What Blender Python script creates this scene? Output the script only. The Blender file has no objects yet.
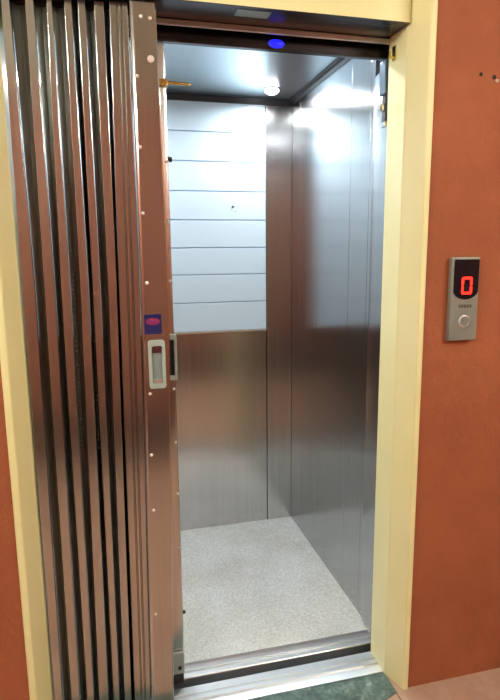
import bpy, bmesh, math, random
from mathutils import Vector, Matrix
random.seed(4)
SC = bpy.context.scene
COL = SC.collection
PI = math.pi

# ------------------------------------------------------------------ materials
def new_mat(name):
    m = bpy.data.materials.new(name); m.use_nodes = True
    nt = m.node_tree; b = nt.nodes['Principled BSDF']
    return m, nt, b

def coords(nt, scale=(1, 1, 1)):
    tc = nt.nodes.new('ShaderNodeTexCoord'); mp = nt.nodes.new('ShaderNodeMapping')
    mp.inputs['Scale'].default_value = scale
    nt.links.new(tc.outputs['Object'], mp.inputs['Vector'])
    return mp.outputs['Vector']

def noise(nt, vec, scale, detail=4, rough=.6):
    n = nt.nodes.new('ShaderNodeTexNoise')
    n.inputs['Scale'].default_value = scale; n.inputs['Detail'].default_value = detail
    n.inputs['Roughness'].default_value = rough
    nt.links.new(vec, n.inputs['Vector']); return n.outputs['Fac']

def ramp(nt, fac, stops):
    r = nt.nodes.new('ShaderNodeValToRGB'); e = r.color_ramp.elements
    while len(e) < len(stops): e.new(.5)
    for k, (p, c) in enumerate(stops):
        e[k].position = p; e[k].color = (*c, 1)
    nt.links.new(fac, r.inputs['Fac']); return r.outputs['Color']

def bump(nt, b, h, strength, dist):
    n = nt.nodes.new('ShaderNodeBump'); n.inputs['Strength'].default_value = strength
    n.inputs['Distance'].default_value = dist
    nt.links.new(h, n.inputs['Height']); nt.links.new(n.outputs['Normal'], b.inputs['Normal'])

def plain(name, c, rough=.5, metal=0., emis=None, es=0.):
    m, nt, b = new_mat(name)
    b.inputs['Base Color'].default_value = (*c, 1)
    b.inputs['Roughness'].default_value = rough; b.inputs['Metallic'].default_value = metal
    if emis:
        b.inputs['Emission Color'].default_value = (*emis, 1); b.inputs['Emission Strength'].default_value = es
    return m

def steel(name, c0, c1, rough, stretch, bs=.15, bd=.0006, aniso=0., arot=0.):
    m, nt, b = new_mat(name)
    v = coords(nt, stretch)
    f = noise(nt, v, 1, 5, .65)
    nt.links.new(ramp(nt, f, [(.3, c0), (.7, c1)]), b.inputs['Base Color'])
    b.inputs['Metallic'].default_value = 1
    mr = nt.nodes.new('ShaderNodeMapRange'); mr.inputs['To Min'].default_value = rough * .8
    mr.inputs['To Max'].default_value = rough * 1.25
    nt.links.new(f, mr.inputs['Value']); nt.links.new(mr.outputs['Result'], b.inputs['Roughness'])
    bump(nt, b, f, bs, bd)
    if aniso:
        b.inputs['Anisotropic'].default_value = aniso; b.inputs['Anisotropic Rotation'].default_value = arot
        t = nt.nodes.new('ShaderNodeTangent'); t.direction_type = 'RADIAL'; t.axis = 'Z'
        nt.links.new(t.outputs['Tangent'], b.inputs['Tangent'])
    return m

def painted(name, c0, c1, rough=.5, scale=3., bs=.3, bd=.002, fine=60):
    m, nt, b = new_mat(name)
    v = coords(nt)
    nt.links.new(ramp(nt, noise(nt, v, scale, 6), [(.3, c0), (.7, c1)]), b.inputs['Base Color'])
    b.inputs['Roughness'].default_value = rough
    bump(nt, b, noise(nt, v, fine, 6, .7), bs, bd)
    return m

M = {}
M['gate'] = steel('brushed_gate_steel', (.57, .56, .54), (.61, .60, .58), .19, (200, 200, 1), .0, .0001)
M['post'] = steel('smooth_post_steel', (.58, .56, .54), (.64, .62, .60), .18, (120, 120, 2), .05, .0003)
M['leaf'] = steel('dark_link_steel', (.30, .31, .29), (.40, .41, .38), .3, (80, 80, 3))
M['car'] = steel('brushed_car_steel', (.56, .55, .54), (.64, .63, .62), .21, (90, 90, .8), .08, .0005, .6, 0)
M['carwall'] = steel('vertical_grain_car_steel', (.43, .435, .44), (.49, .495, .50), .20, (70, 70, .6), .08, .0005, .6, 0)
M['ceil'] = steel('car_ceiling_steel', (.34, .39, .42), (.40, .45, .48), .30, (30, 3, 3), .05, .0004)
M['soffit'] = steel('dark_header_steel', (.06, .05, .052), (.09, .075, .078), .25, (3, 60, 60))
M['alu'] = steel('worn_sill_aluminium', (.80, .83, .84), (.93, .95, .96), .38, (3, 90, 90), .2, .0006)
M['dark'] = plain('black_trim', (.02, .02, .024), .4)
M['pit'] = plain('shaft_black', (.012, .012, .012), .8)
M['rivet'] = plain('pale_rivet_metal', (.88, .82, .78), .35, .4)
M['chrome'] = plain('bright_rivet_metal', (.85, .84, .82), .22, 1)
M['brass'] = steel('brass', (.62, .45, .14), (.72, .55, .2), .25, (20, 20, 20))
M['yellow'] = painted('cream_yellow_enamel', (.86, .83, .41), (.92, .90, .51), .33, 2.2, .25, .003, 25)
M['terra'] = painted('terracotta_wall_paint', (.31, .086, .032), (.39, .118, .045), .85, 5, .9, .006, 38)
M['brown'] = painted('dusty_red_brown_wall_paint', (.25, .105, .066), (.31, .135, .085), .6, 5, .5, .004, 45)
M['dark_band'] = painted('dark_brown_wall_band', (.05, .03, .024), (.07, .045, .035), .5, 5)
M['cream_ceiling'] = painted('pale_ceiling_paint', (.52, .60, .50), (.58, .66, .56), .8, 4)
M['grey_plastic'] = painted('grey_green_plastic', (.36, .44, .40), (.42, .50, .46), .35, 12, .05, .0005)
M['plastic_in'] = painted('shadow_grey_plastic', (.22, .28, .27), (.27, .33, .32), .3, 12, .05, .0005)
M['maroon'] = plain('maroon_window', (.06, .015, .018), .3)
M['stk_blue'] = plain('sticker_blue', (.010, .015, .10), .35)
M['stk_red'] = plain('sticker_red', (.28, .025, .07), .4)
M['silver'] = painted('silver_green_grey_metal', (.30, .37, .335), (.36, .44, .40), .34, 20, .05, .0005)
M['silver'].node_tree.nodes['Principled BSDF'].inputs['Metallic'].default_value = .55
M['display'] = plain('black_display_glass', (.004, .005, .01), .12)
M['digit'] = plain('lit_red_segment', (.3, .0, .0), .4, 0, (1, .02, .01), 3.2)
M['print'] = plain('dark_olive_print', (.10, .085, .06), .5)
M['bluelens'] = plain('lit_blue_lens', (.0, .0, .3), .3, 0, (.02, .02, 1), 1.1)
M['lamp'] = plain('lit_downlight_lens', (.9, .9, .9), .3, 0, (.93, .97, 1), 25)
M['tube'] = plain('lit_hall_lamp_diffuser', (.9, .9, .85), .3, 0, (1, .985, .88), 190)
M['lock'] = plain('blue_grey_lock_body', (.10, .15, .20), .35, .4)
M['hole'] = plain('raw_hole_brown', (.03, .012, .008), .9)
M['plug'] = plain('pale_wall_filler', (.55, .45, .38), .8)

# slatted white panel
m, nt, b = new_mat('white_back_panel'); M['panel'] = m
b.inputs['Base Color'].default_value = (.71, .86, .96, 1); b.inputs['Roughness'].default_value = .30
bump(nt, b, noise(nt, coords(nt), 14, 3), .05, .001)
M['groove'] = plain('blue_grey_groove', (.50, .62, .80), .5)
# car granite floor
m, nt, b = new_mat('speckled_granite'); M['granite'] = m
v = coords(nt)
vo = nt.nodes.new('ShaderNodeTexNoise'); vo.inputs['Scale'].default_value = 190; vo.inputs['Detail'].default_value = 6
vo.inputs['Roughness'].default_value = .75; nt.links.new(v, vo.inputs['Vector'])
c1 = ramp(nt, vo.outputs['Fac'], [(.34, (.42, .42, .37)), (.5, (.68, .69, .66)), (.62, (.86, .87, .86))])
c2 = ramp(nt, noise(nt, v, 4, 3), [(.35, (.84, .83, .78)), (.65, (1, 1, 1))])
mx = nt.nodes.new('ShaderNodeMix'); mx.data_type = 'RGBA'; mx.blend_type = 'MULTIPLY'
mx.inputs['Factor'].default_value = 1
nt.links.new(c1, mx.inputs['A']); nt.links.new(c2, mx.inputs['B'])
nt.links.new(mx.outputs['Result'], b.inputs['Base Color']); b.inputs['Roughness'].default_value = .45
# green marble
m, nt, b = new_mat('green_marble'); M['marble'] = m
v = coords(nt)
nt.links.new(ramp(nt, noise(nt, v, 28, 8, .75), [(.34, (.03, .055, .05)), (.52, (.09, .15, .13)), (.63, (.20, .27, .24)), (.72, (.5, .5, .46))]), b.inputs['Base Color'])
b.inputs['Roughness'].default_value = .35
# beige tile
m, nt, b = new_mat('tan_floor_tile'); M['tile'] = m
v = coords(nt)
br = nt.nodes.new('ShaderNodeTexBrick'); br.offset = 0; br.inputs['Scale'].default_value = 1
br.inputs['Brick Width'].default_value = .45; br.inputs['Row Height'].default_value = .45
br.inputs['Mortar Size'].default_value = .003
br.inputs['Color1'].default_value = (.48, .33, .25, 1); br.inputs['Color2'].default_value = (.52, .36, .27, 1)
br.inputs['Mortar'].default_value = (.2, .13, .09, 1)
nt.links.new(v, br.inputs['Vector'])
c2 = ramp(nt, noise(nt, v, 9, 8, .7), [(.3, (.72, .66, .6)), (.7, (1, 1, 1))])
mx = nt.nodes.new('ShaderNodeMix'); mx.data_type = 'RGBA'; mx.blend_type = 'MULTIPLY'; mx.inputs['Factor'].default_value = 1
nt.links.new(br.outputs['Color'], mx.inputs['A']); nt.links.new(c2, mx.inputs['B'])
nt.links.new(mx.outputs['Result'], b.inputs['Base Color']); b.inputs['Roughness'].default_value = .35

# ------------------------------------------------------------------ helpers
def box(bm, x0, x1, y0, y1, z0, z1):
    vs = [bm.verts.new(p) for p in ((x0, y0, z0), (x1, y0, z0), (x1, y1, z0), (x0, y1, z0), (x0, y0, z1), (x1, y0, z1), (x1, y1, z1), (x0, y1, z1))]
    for f in ((3, 2, 1, 0), (4, 5, 6, 7), (0, 1, 5, 4), (1, 2, 6, 5), (2, 3, 7, 6), (3, 0, 4, 7)):
        bm.faces.new([vs[i] for i in f])

def loft(bm, rings):
    """closed rings of equal length -> capped tube"""
    R = [[bm.verts.new(p) for p in r] for r in rings]; n = len(R[0])
    for a, b_ in zip(R, R[1:]):
        for i in range(n): bm.faces.new([a[i], a[(i + 1) % n], b_[(i + 1) % n], b_[i]])
    bm.faces.new(R[0][::-1]); bm.faces.new(R[-1])

def prism_z(bm, poly, z0, z1): loft(bm, [[(x, y, z0) for x, y in poly], [(x, y, z1) for x, y in poly]])
def prism_x(bm, poly, x0, x1): loft(bm, [[(x0, y, z) for y, z in poly], [(x1, y, z) for y, z in poly]])
def prism_y(bm, poly, y0, y1): loft(bm, [[(x, y0, z) for x, z in poly], [(x, y1, z) for x, z in poly]])

def lathe(bm, prof, axis, centre, n=24):
    """prof = [(radius, distance along axis)]"""
    ax = Vector(axis).normalized(); u = ax.orthogonal().normalized(); w = ax.cross(u); c = Vector(centre)
    loft(bm, [[c + ax * h + (u * math.cos(2 * PI * k / n) + w * math.sin(2 * PI * k / n)) * max(r, 1e-4) for k in range(n)] for r, h in prof])

def rrect(x0, x1, z0, z1, r, n=6):
    P = []
    for cx, cz, a in ((x1 - r, z1 - r, 0), (x0 + r, z1 - r, 90), (x0 + r, z0 + r, 180), (x1 - r, z0 + r, 270)):
        for k in range(n + 1):
            t = math.radians(a + 90 * k / n); P.append((cx + r * math.cos(t), cz + r * math.sin(t)))
    return P

def obj(name, bm, mat, parent=None, bevel=0, smooth=False, label=None, loc=None):
    bmesh.ops.recalc_face_normals(bm, faces=bm.faces)
    me = bpy.data.meshes.new(name); bm.to_mesh(me); bm.free()
    me.materials.append(mat)
    o = bpy.data.objects.new(name, me); COL.objects.link(o)
    if parent:
        o.parent = parent
        off = Vector((0, 0, 0)); q = parent
        while q: off += q.location; q = q.parent
        if loc is None: me.transform(Matrix.Translation(-off))
    if loc is not None: o.location = loc
    if bevel:
        md = o.modifiers.new('bevel', 'BEVEL'); md.width = bevel; md.segments = 3; md.limit_method = 'ANGLE'
        md.harden_normals = True; smooth = True
    if smooth:
        for p in me.polygons: p.use_smooth = True
        try: me.set_sharp_from_angle(angle=math.radians(35))
        except Exception: pass
    if label: o['label'] = label
    return o

def rebase(o, p):
    """origin of a one-mesh thing at its base"""
    o.data.transform(Matrix.Translation(-Vector(p))); o.location = p; return o

def thing(name, label, cat, loc=(0, 0, 0), group=None):
    o = bpy.data.objects.new(name, None); COL.objects.link(o); o.location = loc
    o.empty_display_size = .05
    return tag(o, label, cat, group)
def tag(o, label, cat, group=None):
    o['label'] = label; o['category'] = cat
    if group: o['group'] = group
    return o
def struct(o, label=None):
    o['kind'] = 'structure'
    if label: o['label'] = label
    return o
def B(*boxes):
    bm = bmesh.new()
    for b_ in boxes: box(bm, *b_)
    return bm

XL = -1.0415      # left side of the clear opening; right side is x = 0
ZT = 1.997        # underside of the lintel
WY = -.072        # face of the terracotta wall

# ------------------------------------------------------------------ landing hall
HX0, HX1, HY, HZ = -2.3, 1.7, -2.2, 2.33
struct(obj('floor', B((HX0, HX1, HY, .0, -.08, 0)), M['tile']))
struct(obj('ceiling', B((HX0, HX1, HY, .1, HZ, HZ + .08)), M['cream_ceiling']))
struct(obj('wall_front', B((HX0, XL - .035, WY, .10, 0, HZ), (.035, HX1, WY, .10, 0, HZ), (XL - .035, .035, WY, .10, 2.13, HZ)), M['terra']))
struct(obj('wall_back', B((HX0, HX1, HY - .1, HY, 0, HZ)), M['brown']))
struct(obj('wall_left', B((HX0 - .1, HX0, HY, .1, 0, HZ)), M['terra']))
struct(obj('wall_right', B((HX1, HX1 + .1, HY, .1, 0, HZ)), M['terra']))
struct(obj('trim_1', B((HX0, HX1, HY, HY + .015, 0, .36)), M['dark_band']))  # unseen dark band low on the back wall, added for the gate's reflections

# lift shaft behind the wall
SX0, SX1, SY1 = -1.30, .25, 1.42
struct(obj('wall_shaft', B((SX0, SX0 + .03, .10, SY1, -.5, 2.7), (SX1, SX1 + .03, .10, SY1, -.5, 2.7), (SX0, SX1 + .03, SY1, SY1 + .03, -.5, 2.7),
    (SX0, SX1 + .03, .10, SY1, 2.67, 2.7), (SX0, SX1 + .03, .10, SY1, -.5, -.47), (SX0, SX1 + .03, .07, .10, -.5, -.09), (SX0, SX1 + .03, .102, .115, 2.14, 2.7)), M['pit']))

# small holes in the wall
def wall_hole(x, z, r, filler, label):
    bm = bmesh.new(); lathe(bm, [(r, -.004), (r * .9, .0015), (r * .45, .002)], (0, -1, 0), (x, WY, z), 14)
    o = rebase(obj('screw_hole', bm, M['hole'], None), (x, WY, z)); tag(o, label, 'hole')
    if filler:
        bm = bmesh.new(); lathe(bm, [(r * .8, .0005), (r * .7, .003), (r * .3, .004)], (0, -1, 0), (x + .008, WY, z - .009), 10)
        obj('chipped_edge', bm, M['plug'], o, label='pale chipped plaster at the edge of the hole')
wall_hole(.187, 1.862, .0055, False, 'small dark screw hole in terracotta wall, nearer the yellow door frame')
wall_hole(.229, 1.857, .0065, True, 'small screw hole with a pale chipped edge, at the far right of the wall')

# ------------------------------------------------------------------ door frame
fr = thing('door_frame', 'cream yellow painted metal door frame around the lift opening', 'door frame', (XL / 2, 0, 0))
right = [(0, .10), (0, 0), (.003, -.006), (.025, -.073), (.028, -.077), (.040, -.079), (.044, -.076), (.0445, -.0715), (.036, -.0715), (.036, .10)]
bm = bmesh.new(); prism_z(bm, right, .0, 2.13); obj('jamb', bm, M['yellow'], fr)
bm = bmesh.new(); prism_z(bm, [(XL - x, y) for x, y in right], .0, 2.13); obj('jamb', bm, M['yellow'], fr)
bm = bmesh.new(); prism_x(bm, [(-.004, ZT), (-.004, 2.13), (-.072, 2.13), (-.072, 2.09), (-.012, ZT + .012), (-.012, ZT + .002)], XL + .0, .0); obj('lintel', B((XL + .0005, -.0005, -.016, .02, ZT, 2.128)), M['yellow'], fr)
bm.free()
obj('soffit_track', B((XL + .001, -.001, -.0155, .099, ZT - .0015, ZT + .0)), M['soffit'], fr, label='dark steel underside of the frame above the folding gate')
obj('track_lip', B((XL + .001, -.001, .094, .099, 1.979, ZT - .003)), M['alu'], fr, .001, label='thin bright steel lip along the back of the track')
obj('nameplate', B((-.475, -.385, .0, .040, ZT - .003, ZT - .0016)), M['silver'], fr, label='small dull rectangular plate on the underside of the header')
# brass hook and lock contact on the right jamb
hk = thing('gate_strike', 'small brass hook at the top of the right yellow jamb', 'hook', (0, .085, 1.945))
bm = bmesh.new(); box(bm, -.004, 0, .055, .075, 1.925, 1.965); obj('hook_plate', bm, M['brass'], hk, .001)
bm = bmesh.new(); box(bm, -.020, -.004, .060, .068, 1.930, 1.936); box(bm, -.020, -.014, .060, .068, 1.936, 1.948); obj('hook_tip', bm, M['brass'], hk, .001)
lk = thing('lock_contact', 'blue-grey electric gate lock beside the right jamb under the header', 'lock', (.01, .14, 1.79))
obj('lock_body', B((-.004, .022, .112, .150, 1.85, 1.945)), M['lock'], lk, .003)
obj('lock_bar', B((.002, .014, .116, .140, 1.775, 1.85)), M['dark'], lk, .002)
bm = bmesh.new(); lathe(bm, [(.011, 0), (.011, .012), (.008, .014)], (0, -1, 0), (-.002, .135, 1.815), 20); obj('roller', bm, M['chrome'], lk, smooth=True)
bm = bmesh.new(); box(bm, -.004, .010, .110, .140, 1.758, 1.772); obj('bracket', bm, M['chrome'], lk, .001)

# ------------------------------------------------------------------ floor edge pieces
bm = bmesh.new(); prism_z(bm, [(XL + .001, -.105), (-.075, -.105), (-.045, -.10), (.0, -.083), (.002, -.04), (-.0005, .0), (-.0005, .006), (XL + .001, .006)], .0005, .004)
rebase(tag(obj('marble_threshold', bm, M['marble']), 'dark green speckled marble threshold strip in front of the metal sill', 'threshold'), (XL / 2, -.08, 0))
ls = thing('landing_sill', 'worn aluminium sill of the landing gate at the foot of the yellow frame', 'sill', (XL / 2, .05, 0))
bm = bmesh.new()
prism_x(bm, [(.007, 0), (.007, .006), (.030, .010), (.034, .010), (.034, .004), (.044, .004), (.044, .012), (.060, .012), (.060, .004), (.068, .004), (.068, .013), (.097, .013), (.100, .010), (.100, -.06), (.06, -.06), (.06, .0)], XL + .001, -.001)
obj('sill_track', bm, M['alu'], ls, .0008)
for x in (-.17, -.56, -.92):
    bm = bmesh.new(); lathe(bm, [(.006, 0), (.006, .002), (.004, .0045)], (0, 1, 0), (x, .100, -.006), 12); obj('screw', bm, M['chrome'], ls, smooth=True)

# ------------------------------------------------------------------ lift car
CX0, CX1, CY0, CY1, CZ = -1.10, .0574, .205, 1.162, 2.09
car = thing('elevator_car', 'brushed steel lift car with white ribbed back panel and pale granite floor', 'elevator', (-.5, .7, -.05))
obj('car_floor', B((CX0, CX1 + .01, .20, CY1, -.04, 0)), M['granite'], car, label='pale speckled granite floor')
bm = bmesh.new()
prism_x(bm, [(.137, -.05), (.137, .010), (.140, .013), (.158, .013), (.158, .004), (.170, .004), (.170, .012), (.200, .012), (.214, .006), (.214, .0005), (.20, .0005), (.20, -.05)], CX0, CX1 - .02)
obj('car_sill', bm, M['alu'], car, .0008, label='aluminium car sill with a groove')
# back wall
obj('back_sheet', B((CX0, -.074, CY1 - .002, CY1 + .012, .0, 1.010)), M['car'], car, .0015)
obj('backing', B((CX0, CX1 + .02, CY1 + .013, CY1 + .03, 0, CZ + .03)), M['dark'], car)
obj('corner_panel', B((-.0705, CX1, CY1 - .004, CY1 + .012, .0, 2.088)), M['car'], car, .0015)
bp = obj('back_panel', B((CX0, -.0735, CY1 + .002, CY1 + .012, 1.011, 2.088)), M['groove'], car, label='white panel with thin horizontal blue-grey grooves')
zs = [1.0155, 1.155, 1.288, 1.414, 1.542, 1.673, 1.806, 1.936, 2.070]
bm = bmesh.new()
for a, c in zip(zs, zs[1:]): box(bm, CX0, -.0755, CY1 - .004, CY1 + .002, a + .0026, c - .0026)
obj('white_slats', bm, M['panel'], bp, .0012)
bm = bmesh.new(); prism_x(bm, [(CY1 - .006, 1.008), (CY1 - .006, 1.0165), (CY1 - .003, 1.0175), (CY1 + .001, 1.0175), (CY1 + .001, 1.008)], CX0, -.0745); obj('panel_edge_trim', bm, M['alu'], bp)
bm = bmesh.new(); lathe(bm, [(.006, 0), (.006, .002), (.003, .005)], (0, -1, 0), (-.236, CY1 - .004, 1.604), 14); lathe(bm, [(.0018, 0), (.0018, .003)], (0, -1, 0), (-.226, CY1 - .004, 1.582), 8); obj('panel_screw', bm, M['lock'], bp, smooth=True, label='small grey screw head in the white panel')
# right wall: five vertical sheets with tiny joints
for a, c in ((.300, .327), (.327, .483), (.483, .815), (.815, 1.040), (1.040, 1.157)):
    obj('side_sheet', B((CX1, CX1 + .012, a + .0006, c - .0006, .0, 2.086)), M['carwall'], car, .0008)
obj('side_backing', B((CX1 + .013, CX1 + .02, .20, CY1, 0, 2.09)), M['dark'], car)
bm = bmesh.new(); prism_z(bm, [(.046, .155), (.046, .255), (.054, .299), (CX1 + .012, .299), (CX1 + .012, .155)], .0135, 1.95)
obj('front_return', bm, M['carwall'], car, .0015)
obj('left_wall', B((CX0 - .015, CX0, .20, CY1, 0, CZ)), M['car'], car)
# ceiling
obj('car_ceiling', B((CX0, CX1 + .02, .150, CY1 + .012, CZ, CZ + .02)), M['ceil'], car, label='blue-grey metal car ceiling')
bm = bmesh.new()
prism_x(bm, [(CY1 - .005, CZ - .026), (CY1 - .005, CZ - .001), (CY1 - .015, CZ - .001), (CY1 - .015, CZ - .006), (CY1 - .010, CZ - .026)], CX0, CX1 - .001)
prism_y(bm, [(CX1 - .001, CZ - .022), (CX1 - .001, CZ - .001), (CX1 - .026, CZ - .001), (CX1 - .026, CZ - .005), (CX1 - .008, CZ - .009)], .17, CY1 - .006)
obj('ceiling_trim', bm, M['dark'], car, label='black angle trim around the ceiling edge')
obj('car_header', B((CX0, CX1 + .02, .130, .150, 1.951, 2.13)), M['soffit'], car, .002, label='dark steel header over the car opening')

bl = thing('indicator_light', 'glowing blue oval light on the dark header over the opening', 'light', (-.334, .130, 1.966))
bm = bmesh.new(); lathe(bm, [(.026, 0), (.026, .002), (.023, .004)], (0, -1, 0), (0, 0, 0), 28)
bmesh.ops.scale(bm, vec=(1, 1, .5), verts=bm.verts); o = obj('bezel', bm, M['dark'], bl, loc=(0, -.0005, 0))
bm = bmesh.new(); lathe(bm, [(.024, .004), (.021, .008), (.013, .011), (.003, .012)], (0, -1, 0), (0, 0, 0), 28)
bmesh.ops.scale(bm, vec=(1, 1, .5), verts=bm.verts); obj('lens', bm, M['bluelens'], bl, smooth=True, loc=(0, -.0005, 0))

# recessed ceiling lamps
def downlight(x, y, label, e):
    t = thing('downlight', label, 'ceiling light', (x, y, CZ), 'round downlights in the lift ceiling')
    bm = bmesh.new(); lathe(bm, [(.036, .0005), (.036, .003), (.032, .005), (.0285, .005), (.0285, .002)], (0, 0, -1), (x, y, CZ), 28); obj('lamp_ring', bm, M['chrome'], t, smooth=True)
    bm = bmesh.new(); lathe(bm, [(.028, .002), (.030, .006), (.029, .013), (.020, .020), (.004, .023)], (0, 0, -1), (x, y, CZ), 24); obj('lens', bm, M['lamp'], t, smooth=True)
    l = bpy.data.lights.new('downlight_lamp', 'AREA'); l.shape = 'DISK'; l.size = .05; l.energy = e; l.color = (.90, .96, 1); l.spread = math.radians(175)
    lo = bpy.data.objects.new('downlight_lamp', l); COL.objects.link(lo); lo.parent = t; lo.location = (0, 0, -.027)
downlight(-.093, .988, 'bright round downlight at the back right corner of the lift ceiling', 5.6)
downlight(-.090, .330, 'downlight hidden behind the header at the front right of the lift ceiling', 3.4)
downlight(-.930, .988, 'downlight at the back left of the lift ceiling behind the folded gate', 9)

# ------------------------------------------------------------------ folding landing gate
gate = thing('folding_gate', 'stainless steel folding landing gate bunched open against the left jamb', 'gate', (-.89, .05, 0))
ZB, ZG = .016, 1.991
def xat(tr, z):
    """tr = x at z .06, 1.29, 1.79"""
    a, c, d = tr
    return a + (c - a) * (z - .06) / 1.23 if z < 1.29 else c + (d - c) * (z - 1.29) / .5
def channel_mesh(tl, tr, y0, depth, lip=.005, groove=False):
    """slightly bowed front face with folded-back sides"""
    bm = bmesh.new(); rings = []
    for z in (ZB, .5, .9, 1.29, 1.6, 1.79, ZG):
        a, c = xat(tl, z), xat(tr, z); w = c - a
        P = [(a, y0 + depth), (a, y0 + lip), (a + lip * .35, y0 + lip * .3), (a + lip, y0)]
        if groove:
            for u in (.36, .42, .48, .60, .66, .72):
                P.append((a + w * u, y0 + (.006 if u in (.42, .66) else .0)))
        else: P.append((a + w * .5, y0))
        P += [(c - lip, y0), (c - lip * .35, y0 + lip * .3), (c, y0 + lip), (c, y0 + depth), (c - .002, y0 + depth), (c - .002, y0 + lip + .004), (a + .002, y0 + lip + .004), (a + .002, y0 + depth)]
        rings.append([(x, y, z) for x, y in P])
    loft(bm, rings); return bm
EDGES = [((-1.037, -1.037, -1.035), (-1.016, -1.008, -1.014)), ((-.991, -.984, -.982), (-.969, -.960, -.962)), ((-.947, -.943, -.936), (-.930, -.922, -.922)),
         ((-.914, -.896, -.894), (-.889, -.876, -.877)), ((-.872, -.865, -.863), (-.857, -.846, -.846)), ((-.840, -.826, -.825), (-.822, -.805, -.803)), ((-.811, -.798, -.791), (-.766, -.746, -.746))]
for k, (tl, tr) in enumerate(EDGES):
    obj('channel', channel_mesh(tl, tr, .022 - (.006 if k == 6 else 0), .055, .0007, k == 6), M['gate'], gate)
# recessed V-folded link leaves in the gaps
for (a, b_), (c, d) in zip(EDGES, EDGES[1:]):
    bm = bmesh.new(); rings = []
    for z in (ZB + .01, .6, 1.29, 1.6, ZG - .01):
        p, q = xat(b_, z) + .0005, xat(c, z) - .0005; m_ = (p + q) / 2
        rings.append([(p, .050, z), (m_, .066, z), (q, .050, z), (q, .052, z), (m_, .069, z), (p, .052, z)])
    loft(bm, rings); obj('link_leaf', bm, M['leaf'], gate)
# rows of small link pins seen in two of the gaps
for gi, (z0, z1) in ((2, (.86, 1.62)), (3, (.86, 1.30))):
    bm = bmesh.new(); z = z0
    while z < z1:
        x = xat(EDGES[gi][1], z) + .007
        lathe(bm, [(.0022, 0), (.0022, .014), (.0012, .0155)], (0, -1, 0), (x, .058, z), 8); z += .0125
    o = obj('link_pins', bm, M['silver'], gate, smooth=True, label='row of tiny pins down the dark gap'); 
# back plates
obj('top_runner', B((-1.038, -.70, .080, .088, 1.955, ZG - .002)), M['leaf'], gate)
# lead post
PL, PR = (-.763, -.743, -.7425), (-.697, -.670, -.676)
bm = bmesh.new(); rings = []
for z in (.020, .4, .9, 1.29, 1.6, 1.79, 1.990):
    a, c = xat(PL, z), xat(PR, z)
    P = [(a, .060), (a, -.002), (a + .0004, -.0028), (a + .003, -.003), (a + .005, -.002), (a + .0075, -.001), (c - .004, -.001), (c - .001, .001), (c, .004), (c, .060), (c - .003, .060), (c - .003, .005), (a + .003, .005), (a + .003, .060)]
    rings.append([(x, y, z) for x, y in P])
loft(bm, rings); post = obj('lead_post', bm, M['post'], gate, label='wide flat steel lead post with rivets')
for x, z in ((-.716, 1.957), (-.694, 1.955), (-.730, 1.821), (-.731, 1.654), (-.730, 1.492), (-.727, 1.314), (-.731, 1.015), (-.734, .842), (-.735, .679), (-.741, .357)):
    bm = bmesh.new(); lathe(bm, [(.0046, 0), (.0042, .0018), (.002, .0034)], (0, -1, 0), (x, -.001, z), 12); obj('rivet', bm, M['rivet'], post, smooth=True)
bm = bmesh.new(); lathe(bm, [(.0085, 0), (.0085, .0012), (.0045, .0016), (.0045, .0030), (.002, .0035)], (0, -1, 0), (-.696, -.001, 1.862), 20); obj('screw_washer', bm, M['rivet'], post, smooth=True, label='large bright screw with washer near the top')
# sticker
bm = bmesh.new(); prism_y(bm, rrect(-.7405, -.6935, 1.178, 1.231, .002), -.0018, -.0011); st = obj('sticker', bm, M['stk_blue'], post, label='square blue sticker with a red oval print')
bm = bmesh.new()
prism_y(bm, [(-.716 + .0185 * math.cos(t) , 1.212 + .0095 * math.sin(t)) for t in [2 * PI * k / 28 for k in range(28)]], -.0022, -.0018)
obj('sticker_print', bm, M['stk_red'], st)
bm = bmesh.new()
for x, w, h in ((-.728, .003, .010), (-.722, .005, .007), (-.714, .005, .007), (-.706, .003, .007)): box(bm, x, x + w, -.0024, -.0022, 1.208, 1.208 + h)
obj('sticker_print', bm, plain('sticker_purple', (.16, .03, .22), .4), st)
# recessed pull handle
hx0, hx1, hz0, hz1 = -.7315, -.6865, 1.030, 1.162
hd = None
bm = bmesh.new(); o1 = rrect(hx0, hx1, hz0, hz1, .008); i1 = rrect(hx0 + .009, hx1 - .009, hz0 + .014, hz1 - .016, .004)
def frame_ring(bm, outer, inner, yf, yb):
    n = len(outer); A = [bm.verts.new((x, yb, z)) for x, z in outer]; Fv = [bm.verts.new((x, yf, z)) for x, z in outer]
    I = [bm.verts.new((x, yf, z)) for x, z in inner]; J = [bm.verts.new((x, yb, z)) for x, z in inner]
    for r0, r1 in ((A, Fv), (Fv, I), (I, J)):
        for k in range(n): bm.faces.new([r0[k], r0[(k + 1) % n], r1[(k + 1) % n], r1[k]])
frame_ring(bm, o1, i1, -.009, -.0012); hd = obj('handle', bm, M['grey_plastic'], post, .0015, label='grey-green recessed pull handle')
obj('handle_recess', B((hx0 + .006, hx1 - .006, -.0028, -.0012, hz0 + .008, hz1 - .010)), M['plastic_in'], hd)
obj('handle_window', B((hx0 + .011, hx1 - .011, -.0055, -.0028, 1.128, 1.144)), M['maroon'], hd)
obj('handle_catch', B((hx0 + .011, hx1 - .011, -.0075, -.0028, 1.045, 1.056)), M['alu'], hd, .001)
# brass latch
bm = bmesh.new(); box(bm, -.677, -.655, .010, .030, 1.806, 1.822); lathe(bm, [(.004, 0), (.004, .055), (.002, .060)], (1, 0, -.03), (-.655, .020, 1.816), 14); lathe(bm, [(.006, 0), (.006, .006)], (1, 0, 0), (-.668, .012, 1.814), 14)
obj('latch_bolt', bm, M['brass'], post, .0008, label='small brass latch bolt pointing into the opening')

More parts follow.
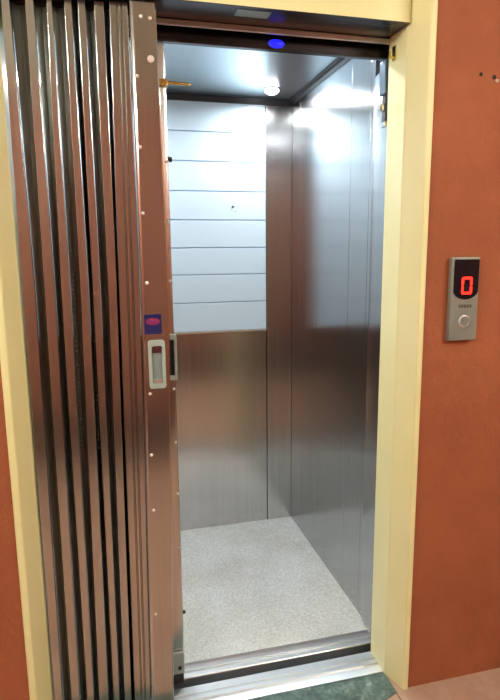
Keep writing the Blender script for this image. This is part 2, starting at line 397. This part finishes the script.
# ------------------------------------------------------------------ car gate behind it
cg = thing('car_gate', 'narrow folded steel car gate showing behind the lead post of landing gate', 'gate', (-.68, .15, 0))
bm = bmesh.new(); prism_z(bm, [(-.705, .128), (-.652, .128), (-.648, .130), (-.646, .135), (-.646, .166), (-.705, .166)], .05, 1.945)
cp = obj('lead_post', bm, M['post'], cg, .0008)
for k in range(3):
    bm = bmesh.new(); x = -.738 - k * .045; prism_z(bm, [(x, .13), (x + .022, .13), (x + .024, .133), (x + .024, .165), (x - .002, .165), (x - .002, .133)], .02, 1.945); obj('channel', bm, M['gate'], cg)
    bm = bmesh.new(); prism_z(bm, [(x + .024, .150), (x + .033, .158), (x + .0330, .160), (x + .024, .152)], .02, 1.94); obj('link_leaf', bm, M['leaf'], cg)
for z in (1.478, 1.311, .993, .827, .662, .48):
    bm = bmesh.new(); lathe(bm, [(.0046, 0), (.0042, .0018), (.002, .0034)], (0, -1, 0), (-.6525, .1285, z), 12); obj('rivet', bm, M['rivet'], cp, smooth=True)
bm = bmesh.new(); lathe(bm, [(.0045, 0), (.0045, .003), (.002, .005)], (0, -1, 0), (-.6505, .1285, 1.640), 14); obj('rivet', bm, M['rivet'], cp, smooth=True)
bm = bmesh.new(); lathe(bm, [(.0075, 0), (.0075, .009), (.005, .011)], (1, 0, 0), (-.646, .140, 1.648), 16); obj('rubber_buffer', bm, M['dark'], cp, smooth=True, label='small black rubber buffer')
bm = bmesh.new(); lathe(bm, [(.006, 0), (.006, .006), (.004, .008)], (1, 0, 0), (-.646, .140, .252), 16); obj('rubber_buffer', bm, M['dark'], cp, smooth=True, label='small black rubber buffer')
bm = bmesh.new(); frame_ring(bm, rrect(-.672, -.641, 1.022, 1.158, .006), rrect(-.664, -.649, 1.036, 1.142, .003), .116, .1275)
h2 = obj('handle', bm, M['grey_plastic'], cp, .0012, label='grey-green pull handle, half hidden behind the landing gate')
obj('handle_recess', B((-.667, -.646, .124, .1275, 1.030, 1.150)), M['dark'], h2)
bm = bmesh.new(); box(bm, -.690, -.652, .118, .166, .014, .050); gs = obj('guide_shoe', bm, M['dark'], cg, .002, label='dark guide shoe running in the car sill')
obj('shoe_plate', B((-.686, -.650, .1165, .1275, .050, .125)), M['grey_plastic'], gs, .002, label='pale grey-green plate')
bm = bmesh.new(); lathe(bm, [(.006, 0), (.006, .004), (.003, .005)], (0, -1, 0), (-.664, .1165, .072), 14); obj('shoe_bolt', bm, M['dark'], gs, smooth=True)

# ------------------------------------------------------------------ landing indicator
ix0, ix1, iz0, iz1, yf = .118, .208, 1.133, 1.371, -.089
ind = thing('floor_indicator', 'slim silver lift call panel with red digit 0 on terracotta wall', 'call panel', ((ix0 + ix1) / 2, WY, iz0))
bm = bmesh.new(); prism_y(bm, rrect(ix0, ix1, iz0, iz1, .003, 4), yf, WY); obj('housing', bm, M['silver'], ind, .002, smooth=True)
dx0, dx1 = ix0 + .007, ix1 - .003; cx = (dx0 + dx1) / 2; hw = (dx1 - dx0) / 2
P = [(dx0, iz1 - .006), (dx0, iz1 - .093)] + [(cx - hw * math.cos(t), iz1 - .093 - .026 * math.sin(t)) for t in [PI * k / 16 for k in range(1, 16)]] + [(dx1, iz1 - .093), (dx1, iz1 - .006)]
bm = bmesh.new(); prism_y(bm, P, yf - .0018, yf - .0002); dsp = obj('display', bm, M['display'], ind, label='black display window with a curved lower edge')
bm = bmesh.new(); s = .0075; X0, X1, Z0, Z1 = cx - .0155, cx + .0195, iz1 - .105, iz1 - .055; ZM = (Z0 + Z1) / 2
def seg(x0, x1, z0, z1): prism_y(bm, rrect(x0, x1, z0, z1, .003, 3), yf - .0026, yf - .0019)
seg(X0 + .002, X1 - .002, Z1 - s, Z1); seg(X0 + .002, X1 - .002, Z0, Z0 + s)
for x in (X0, X1 - s):
    seg(x, x + s, ZM + .0006, Z1 - .002); seg(x, x + s, Z0 + .002, ZM - .0006)
obj('digit', bm, M['digit'], dsp, label='glowing red seven-segment 0')
bm = bmesh.new()
zc = iz1 - .143
for k in range(5): box(bm, cx - .020 + k * .0088, cx - .0135 + k * .0088, yf - .0008, yf - .0001, zc, zc + .009)
obj('small_print', bm, M['print'], ind, label='small dark print under the display')
bm = bmesh.new(); bz = iz0 + .055
lathe(bm, [(.0185, 0), (.0185, .002), (.0165, .0035), (.0145, .0035), (.0135, .001)], (0, -1, 0), (cx, yf, bz), 32); bt = obj('button_ring', bm, M['alu'], ind, smooth=True)
bm = bmesh.new(); lathe(bm, [(.0130, 0), (.0130, .002), (.009, .0026), (.006, .0022), (.0055, .0034), (.002, .0038)], (0, -1, 0), (cx, yf, bz), 28); obj('button', bm, M['silver'], bt, smooth=True)

# ------------------------------------------------------------------ hall lamp
def batten(cx, y0, label):
    hl = thing('ceiling_lamp', label, 'ceiling light', (cx, y0 - .62, HZ), 'fluorescent battens on the hall ceiling')
    obj('lamp_tray', B((cx - .06, cx + .06, y0 - 1.24, y0, HZ - .05, HZ - .0005)), M['grey_plastic'], hl, .003)
    bm = bmesh.new(); lathe(bm, [(.018, 0), (.019, .01), (.019, 1.17), (.018, 1.18)], (0, 1, 0), (cx, y0 - 1.21, HZ - .080), 20)
    obj('tube', bm, M['tube'], hl, smooth=True)
    for y in (y0 - 1.215, y0 - .025): obj('tube_holder', B((cx - .015, cx + .015, y - .006, y + .006, HZ - .105, HZ - .049)), M['grey_plastic'], hl, .002)
batten(-1.85, -.55, 'white fluorescent batten on the hall ceiling, left of the lift doorway')
batten(1.0, -.85, 'white fluorescent batten on the hall ceiling, right of the lift doorway')

# ------------------------------------------------------------------ world, camera
w = bpy.data.worlds.new('world'); SC.world = w; w.use_nodes = True
w.node_tree.nodes['Background'].inputs['Color'].default_value = (.5, .45, .4, 1)
w.node_tree.nodes['Background'].inputs['Strength'].default_value = .02

ya, pi_, ro, f = .24635, .17212, -.00947, 559.451
fw = Vector((math.sin(ya) * math.cos(pi_), math.cos(ya) * math.cos(pi_), -math.sin(pi_)))
r = Vector((math.cos(ya), -math.sin(ya), 0)); u = r.cross(fw)
r2 = r * math.cos(ro) + u * math.sin(ro); u2 = -r * math.sin(ro) + u * math.cos(ro)
cd = bpy.data.cameras.new('camera'); cam = bpy.data.objects.new('camera', cd); COL.objects.link(cam)
R3 = Matrix((r2, u2, -fw)).transposed()
cam.matrix_world = Matrix.Translation((-.82664, -1.49574, 1.38939)) @ R3.to_4x4()
cd.sensor_fit = 'VERTICAL'; cd.sensor_height = 24; cd.lens = f / 700 * 24; cd.clip_start = .02
SC.camera = cam
vs = SC.view_settings; vs.view_transform = 'Standard'; vs.look = 'None'; vs.gamma = 1; vs.exposure = 0; vs.use_curve_mapping = False
